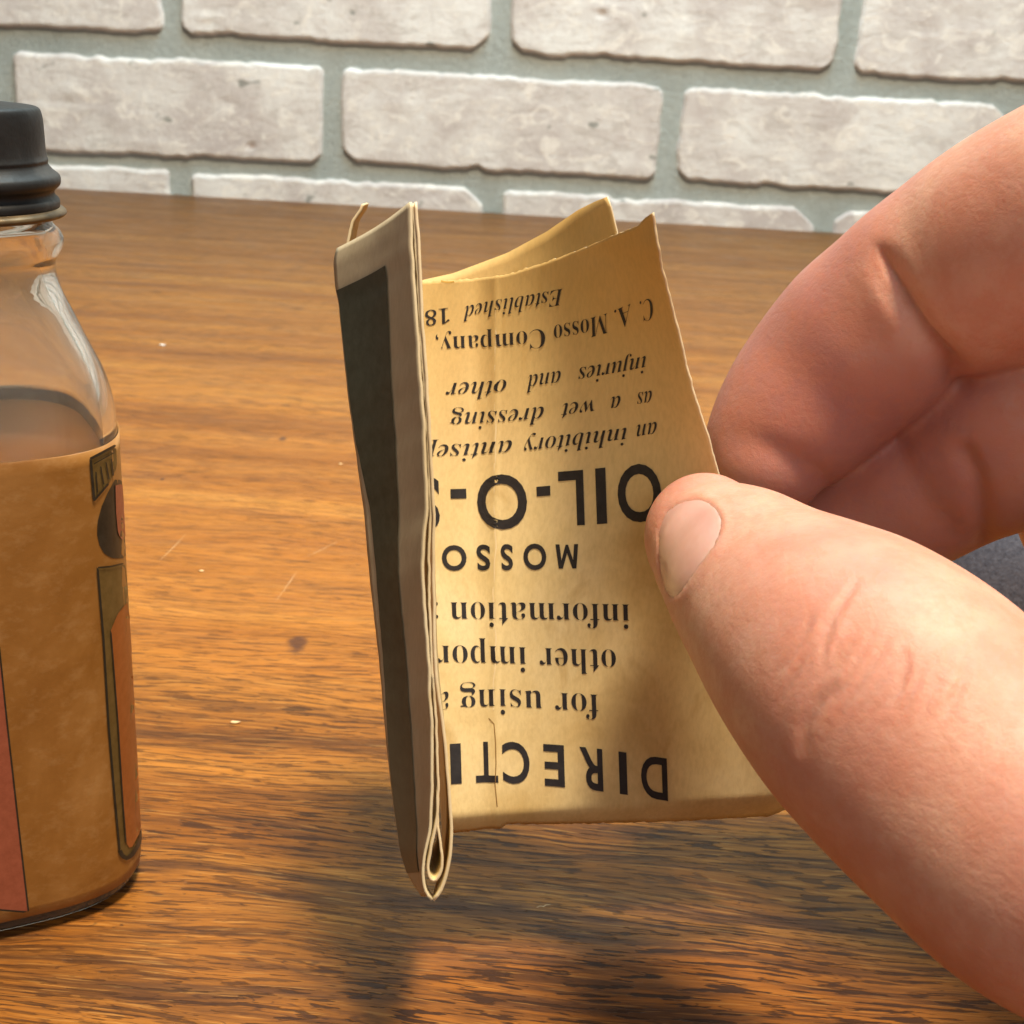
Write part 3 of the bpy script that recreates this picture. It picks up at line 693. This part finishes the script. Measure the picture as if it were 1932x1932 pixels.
# ------------------------------------------------------------ hand
def catmull(P, n):
    P = np.array(P, float); P = np.vstack([2 * P[0] - P[1], P, 2 * P[-1] - P[-2]]); out = []
    for i in range(1, len(P) - 2):
        for t_ in np.linspace(0, 1, n, endpoint=False):
            a, b, c, d = P[i - 1], P[i], P[i + 1], P[i + 2]
            out.append(.5 * ((2 * b) + (-a + c) * t_ + (2 * a - 5 * b + 4 * c - d) * t_ ** 2 + (-a + 3 * b - 3 * c + d) * t_ ** 3))
    out.append(P[-2]); return np.array(out)
def limb(spec, flat=1.0, n=7, tipk=1.0):
    """spec: (px, py, depth, radius in px) from the tip inwards"""
    Q = np.array([np.r_[at(x, y, z), r * z / FPX] for x, y, z, r in spec]); Q = catmull(Q, n)
    C_, R_ = Q[:, :3], Q[:, 3]
    t0 = C_[0] - C_[1]; t0 /= np.linalg.norm(t0); t1 = C_[-1] - C_[-2]; t1 /= np.linalg.norm(t1)
    cs, rs = [], []
    ph = math.atan(max(0, (R_[2] - R_[0]) / np.linalg.norm(C_[2] - C_[0]))); Rs = R_[0] / math.cos(ph); c0 = C_[0] - t0 * R_[0] * math.tan(ph)
    for a in np.linspace(math.pi / 2, ph + .12, 12): cs.append(c0 + t0 * Rs * math.sin(a)); rs.append(Rs * math.cos(a))
    cs += list(C_); rs += list(R_)
    for a in np.linspace(8, 90, 9): cs.append(C_[-1] + t1 * R_[-1] * math.sin(math.radians(a))); rs.append(R_[-1] * math.cos(math.radians(a)))
    cs, rs = np.array(cs), np.maximum(np.array(rs), .02)
    T = np.gradient(cs, axis=0); T /= np.linalg.norm(T, axis=1)[:, None] + 1e-9
    N = np.cross(T, np.cross(Fv, T)); N /= np.linalg.norm(N, axis=1)[:, None]; B = np.cross(T, N)   # N: towards the line of sight
    th = np.linspace(0, 2 * math.pi, 40, endpoint=False)
    V = cs[:, None] + rs[:, None, None] * (flat * np.cos(th)[None, :, None] * N[:, None] + np.sin(th)[None, :, None] * B[:, None])
    return V.reshape(-1, 3), gridfaces(40, len(cs), True)
THUMB = [(1346, 1028, 123.0, 134), (1388, 1062, 120.5, 158), (1452, 1124, 115.5, 190), (1530, 1192, 110, 232), (1604, 1254, 105.5, 264), (1700, 1342, 101, 288), (1860, 1490, 96, 300), (2050, 1610, 92, 330), (2300, 1600, 95, 380), (2540, 1380, 104, 430), (2680, 1050, 118, 470)]
INDEX = [(1434, 905, 137.2, 106), (1454, 852, 138, 132), (1500, 784, 137.6, 152), (1560, 714, 136.5, 166), (1632, 642, 134, 178), (1700, 580, 131, 176), (1750, 545, 129, 186), (1840, 500, 126, 208), (1960, 440, 121, 226), (2110, 380, 116, 240), (2300, 340, 112, 255), (2480, 420, 112, 270), (2640, 640, 116, 330)]
MIDDLE = [(1590, 1010, 146, 125), (1650, 968, 145, 140), (1722, 925, 143, 152), (1790, 892, 141, 152), (1850, 856, 138, 168), (1960, 790, 134, 196), (2150, 690, 131, 215), (2400, 560, 125, 260), (2650, 720, 120, 340)]
RING = [(2110, 1060, 152, 110), (2060, 960, 150, 140), (2180, 860, 146, 165), (2380, 760, 138, 220), (2680, 820, 125, 350)]
PINKY = [(2290, 1180, 156, 90), (2250, 1080, 154, 118), (2340, 980, 150, 142), (2480, 900, 142, 200), (2720, 920, 128, 350)]
WRIST = [(2600, 700, 116, 420), (2740, 950, 122, 460), (2950, 1250, 128, 470), (3300, 1600, 138, 440), (3700, 1950, 150, 450)]
HV, HF = [], []
for sp, fl_ in ((THUMB, .97), (INDEX, .95), (MIDDLE, .95), (RING, .95), (PINKY, .95), (WRIST, .8)):
    v, f = limb(sp, fl_); o_ = sum(len(a) for a in HV); HV.append(v); HF += [tuple(i + o_ for i in q) for q in f]
HV = np.concatenate(HV)
# soft pads and knuckles (blobs joined into the same surface)
def blob(x, y, z, rx, s=(1, 1, 1)):
    bm = bmesh.new(); bmesh.ops.create_icosphere(bm, subdivisions=3, radius=1); r = rx * z / FPX
    V = np.array([np.array(v.co) for v in bm.verts]); F_ = [tuple(v.index for v in f.verts) for f in bm.faces]; bm.free()
    V = V[:, :1] * Rv * r * s[0] + V[:, 1:2] * Uv * r * s[1] + V[:, 2:] * Fv * r * s[2]
    return V + at(x, y, z), F_
for bl in ((1330, 1012, 124.6, 118, (1, 1.05, .8)),):
    v, f = blob(*bl); o_ = len(HV); HV = np.concatenate([HV, v]); HF += [tuple(i + o_ for i in q) for q in f]
horg = at(1900, 1400, 98)
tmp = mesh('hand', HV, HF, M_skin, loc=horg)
rm = tmp.modifiers.new('skin', 'REMESH'); rm.mode = 'VOXEL'; rm.voxel_size = .36 * MM; rm.use_smooth_shade = True
bpy.context.view_layer.update()
dg = bpy.context.evaluated_depsgraph_get(); me2 = bpy.data.meshes.new_from_object(tmp.evaluated_get(dg), depsgraph=dg)
bpy.data.objects.remove(tmp)
nV = len(me2.vertices); co = np.empty(nV * 3); me2.vertices.foreach_get('co', co); co = co.reshape(-1, 3) / MM + horg
ed = np.empty(len(me2.edges) * 2, int); me2.edges.foreach_get('vertices', ed); ed = ed.reshape(-1, 2)
deg = np.bincount(ed.ravel(), minlength=nV)[:, None]
def lap(X):
    out = np.zeros_like(X)
    for k in range(X.shape[1]):
        out[:, k] = np.bincount(ed[:, 0], X[ed[:, 1], k], nV) + np.bincount(ed[:, 1], X[ed[:, 0], k], nV)
    return out / np.maximum(deg, 1)
for it in range(34):
    co = co + .6 * (lap(co) - co)
    co = co - .55 * (lap(co) - co) if it % 2 else co
me2.vertices.foreach_set('co', ((co - horg) * MM).ravel()); me2.update()
nr = np.empty(nV * 3); me2.vertices.foreach_get('normal', nr); nr = nr.reshape(-1, 3)
def project(X):
    q = X - CP; z = q @ Fv; return 966 + q @ Rv / z * FPX, 966 - q @ Uv / z * FPX, z
px, py, pz = project(co)
front = np.clip((-(nr * ((co - CP) / np.linalg.norm(co - CP, axis=1)[:, None])).sum(1)) * 3, 0, 1)
thumbm = front * (pz < 124)
def seg_d(ax, ay, bx, by):
    dx, dy = bx - ax, by - ay; L2 = dx * dx + dy * dy; t_ = ((px - ax) * dx + (py - ay) * dy) / L2; tc = np.clip(t_, 0, 1)
    return np.hypot(px - ax - tc * dx, py - ay - tc * dy), tc
disp = np.zeros(nV)
def groove(pts, w, depth, mask, rim=.2):
    global disp
    best = np.full(nV, 1e9); par = np.zeros(nV); ns = len(pts) - 1
    for k_, (a, b) in enumerate(zip(pts[:-1], pts[1:])):
        d_, t_ = seg_d(*a, *b); m_ = d_ < best; par = np.where(m_, (k_ + t_) / ns, par); best = np.minimum(best, d_)
    if w < 15 and depth < .4: mask = mask * np.sin(np.pi * np.clip(par, 0, 1)) ** .7
    disp += mask * (-depth * np.exp(-(best / w) ** 2) + rim * depth * np.exp(-((best - 2.1 * w) / (1.2 * w)) ** 2))
# thumb knuckle wrinkles: many fine, nearly parallel lines across the joint
wr = np.random.default_rng(5)
for k in range(17):
    cx_, cy_ = 1500 + k * 19 + wr.normal(0, 5), 1235 + k * 4.5 + wr.normal(0, 14)
    L_ = wr.uniform(45, 105); a_ = math.radians(118 + wr.normal(0, 7)); cv = wr.normal(6, 5)
    p_ = [(cx_ + math.cos(a_) * L_ * q + cv * (1 - q * q) * math.sin(a_), cy_ + math.sin(a_) * L_ * q - cv * (1 - q * q) * math.cos(a_)) for q in (-1, -.5, 0, .5, 1)]
    groove(p_, wr.uniform(5.5, 9), wr.uniform(.08, .17), thumbm, .3)
groove([(1585, 1285), (1545, 1325), (1518, 1372), (1508, 1430)], 13, .34, thumbm, .1)
groove([(1624, 1085), (1596, 1130), (1572, 1165), (1556, 1215), (1548, 1270)], 8, .28, thumbm, .3)
# index finger fold
im = front * (pz > 110) * (py < 900)
groove([(1668, 480), (1684, 520), (1708, 572), (1744, 632), (1800, 700)], 26, 1.5, im * np.clip((py - 440) / 120, 0, 1), 0)
groove([(1655, 462), (1675, 510), (1702, 566), (1742, 628), (1796, 690)], 8, .5, im * np.clip((py - 450) / 60, 0, 1), 0)
groove([(1640, 490), (1660, 545), (1690, 600)], 9, .12, im, 0)
groove([(1820, 858), (1842, 905), (1850, 965), (1860, 1020)], 22, .8, front * (pz > 126) * (py > 800), 0)
# nail fold: raised rim, sunk bed
NAIL = np.array([(1241, 1000), (1254, 966), (1282, 946), (1322, 938), (1350, 955), (1365, 980), (1357, 1014), (1336, 1047), (1312, 1076), (1294, 1106), (1278, 1128), (1262, 1132), (1248, 1100), (1241, 1057)], float)
NAIL = resample(np.vstack([NAIL, NAIL[:1]]), 60)[:-1]
for _ in range(3): NAIL = .5 * NAIL + .25 * (np.roll(NAIL, 1, 0) + np.roll(NAIL, -1, 0))
sel = np.where((px > 1200) & (px < 1460) & (py > 900) & (py < 1220) & (front > .05) & (pz < 126))[0]
from math import hypot
def inside(x, y, P):
    c_ = np.zeros(len(x), bool)
    for i in range(len(P)):
        (x1, y1), (x2, y2) = P[i], P[i - 1]
        if y1 != y2: c_ ^= ((y1 > y) != (y2 > y)) & (x < (x2 - x1) * (y - y1) / (y2 - y1) + x1)
    return c_
ins = inside(px[sel], py[sel], NAIL)
dist = np.min(np.hypot(px[sel][:, None] - NAIL[None, :, 0], py[sel][:, None] - NAIL[None, :, 1]), 1)
disp[sel] += np.where(ins, -.16 * np.clip(dist / 8, 0, 1), .13 * np.exp(-((dist - 8) / 9) ** 2))
co2 = co + nr * disp[:, None]
me2.vertices.foreach_set('co', ((co2 - horg) * MM).ravel())
me2.update(); me2.name = 'hand'
fl_ = np.clip((pz - 121) / 6, 0, 1) * .85 * np.clip(1 - np.hypot(px - 1560, py - 760) / 620, 0, 1) ** .5 + .25 * np.exp(-np.hypot(px - 1240, py - 1060) / 60) * (pz < 126)  # shade painted into index and middle finger skin, plus a redder thumb tip
fa = me2.attributes.new('shade_flush', 'FLOAT', 'POINT'); fa.data.foreach_set('value', np.clip(fl_, 0, 1).astype(np.float32))
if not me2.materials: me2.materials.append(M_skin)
me2.polygons.foreach_set('use_smooth', [True] * len(me2.polygons))
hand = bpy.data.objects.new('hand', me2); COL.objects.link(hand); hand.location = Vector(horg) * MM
tag(hand, 'bare hand reaching in from the right, pinching the leaflet between thumb and index finger', 'hand')
# thumbnail
bv = BVHTree.FromPolygons([Vector(v) for v in co], [tuple(p.vertices) for p in me2.polygons])
inner_ = [Vector((x, y)) for x in np.arange(1238, 1370, 5) for y in np.arange(936, 1150, 5)]
ia = inside(np.array([v.x for v in inner_]), np.array([v.y for v in inner_]), NAIL)
ptsn = [Vector(p) for p in NAIL] + [v for v, k in zip(inner_, ia) if k and min(np.hypot(NAIL[:, 0] - v.x, NAIL[:, 1] - v.y)) > 2.5]
vo, _, fo, _, _, _ = delaunay_2d_cdt(ptsn, [], [list(range(len(NAIL)))], 1, 1e-4)
NVv = []
for v in vo:
    hp, hn, _, _ = bv.ray_cast(Vector(CP), Vector(ray(v.x, v.y)).normalized())
    dd = float(np.min(np.hypot(NAIL[:, 0] - v.x, NAIL[:, 1] - v.y)))
    off = -.09 + .17 * min(1, dd / 16) ** .6
    NVv.append(np.array(hp) + np.array(hn) * off)
NVv = np.array(NVv)
t = NT('fingernail')
c = t.ramp(t.noise(t.mapping((200, 200, 200)), 1.0, 3), [(.3, (.52, .285, .25)), (.7, (.60, .37, .33))])
t.b.inputs['Subsurface Radius'].default_value = (1, .4, .3)
t.bump(t.noise(t.mapping((1200, 300, 300)), 1.0, 2), .00004, .5)
M_nail = t.set(Base_Color=c, Coat_Weight=.4, Coat_Roughness=.12, Roughness=.22, Subsurface_Weight=.5, Subsurface_Scale=.001, Specular_IOR_Level=.5)
nail = mesh('thumbnail', NVv, fo, M_nail, hand)

# ------------------------------------------------------------ dark cloth beyond the hand
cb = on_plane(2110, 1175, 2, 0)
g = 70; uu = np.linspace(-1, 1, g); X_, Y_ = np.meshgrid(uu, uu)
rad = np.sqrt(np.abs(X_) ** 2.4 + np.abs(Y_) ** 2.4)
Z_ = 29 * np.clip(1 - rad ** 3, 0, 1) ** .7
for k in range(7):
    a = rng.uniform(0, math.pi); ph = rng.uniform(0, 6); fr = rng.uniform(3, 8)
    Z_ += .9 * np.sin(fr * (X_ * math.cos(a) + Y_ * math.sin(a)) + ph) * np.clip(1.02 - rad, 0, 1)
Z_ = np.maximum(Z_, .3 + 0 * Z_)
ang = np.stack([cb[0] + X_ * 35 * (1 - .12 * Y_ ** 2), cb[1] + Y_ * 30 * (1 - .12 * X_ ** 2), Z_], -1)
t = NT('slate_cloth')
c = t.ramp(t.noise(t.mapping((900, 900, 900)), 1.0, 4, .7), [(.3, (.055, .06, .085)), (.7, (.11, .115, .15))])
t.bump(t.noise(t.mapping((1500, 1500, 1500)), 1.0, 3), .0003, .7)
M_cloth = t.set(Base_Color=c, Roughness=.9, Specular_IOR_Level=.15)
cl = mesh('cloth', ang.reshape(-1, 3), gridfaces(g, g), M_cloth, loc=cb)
tag(cl, 'dark slate grey cloth on the table, glimpsed in the gap between thumb and curled fingers', 'cloth')
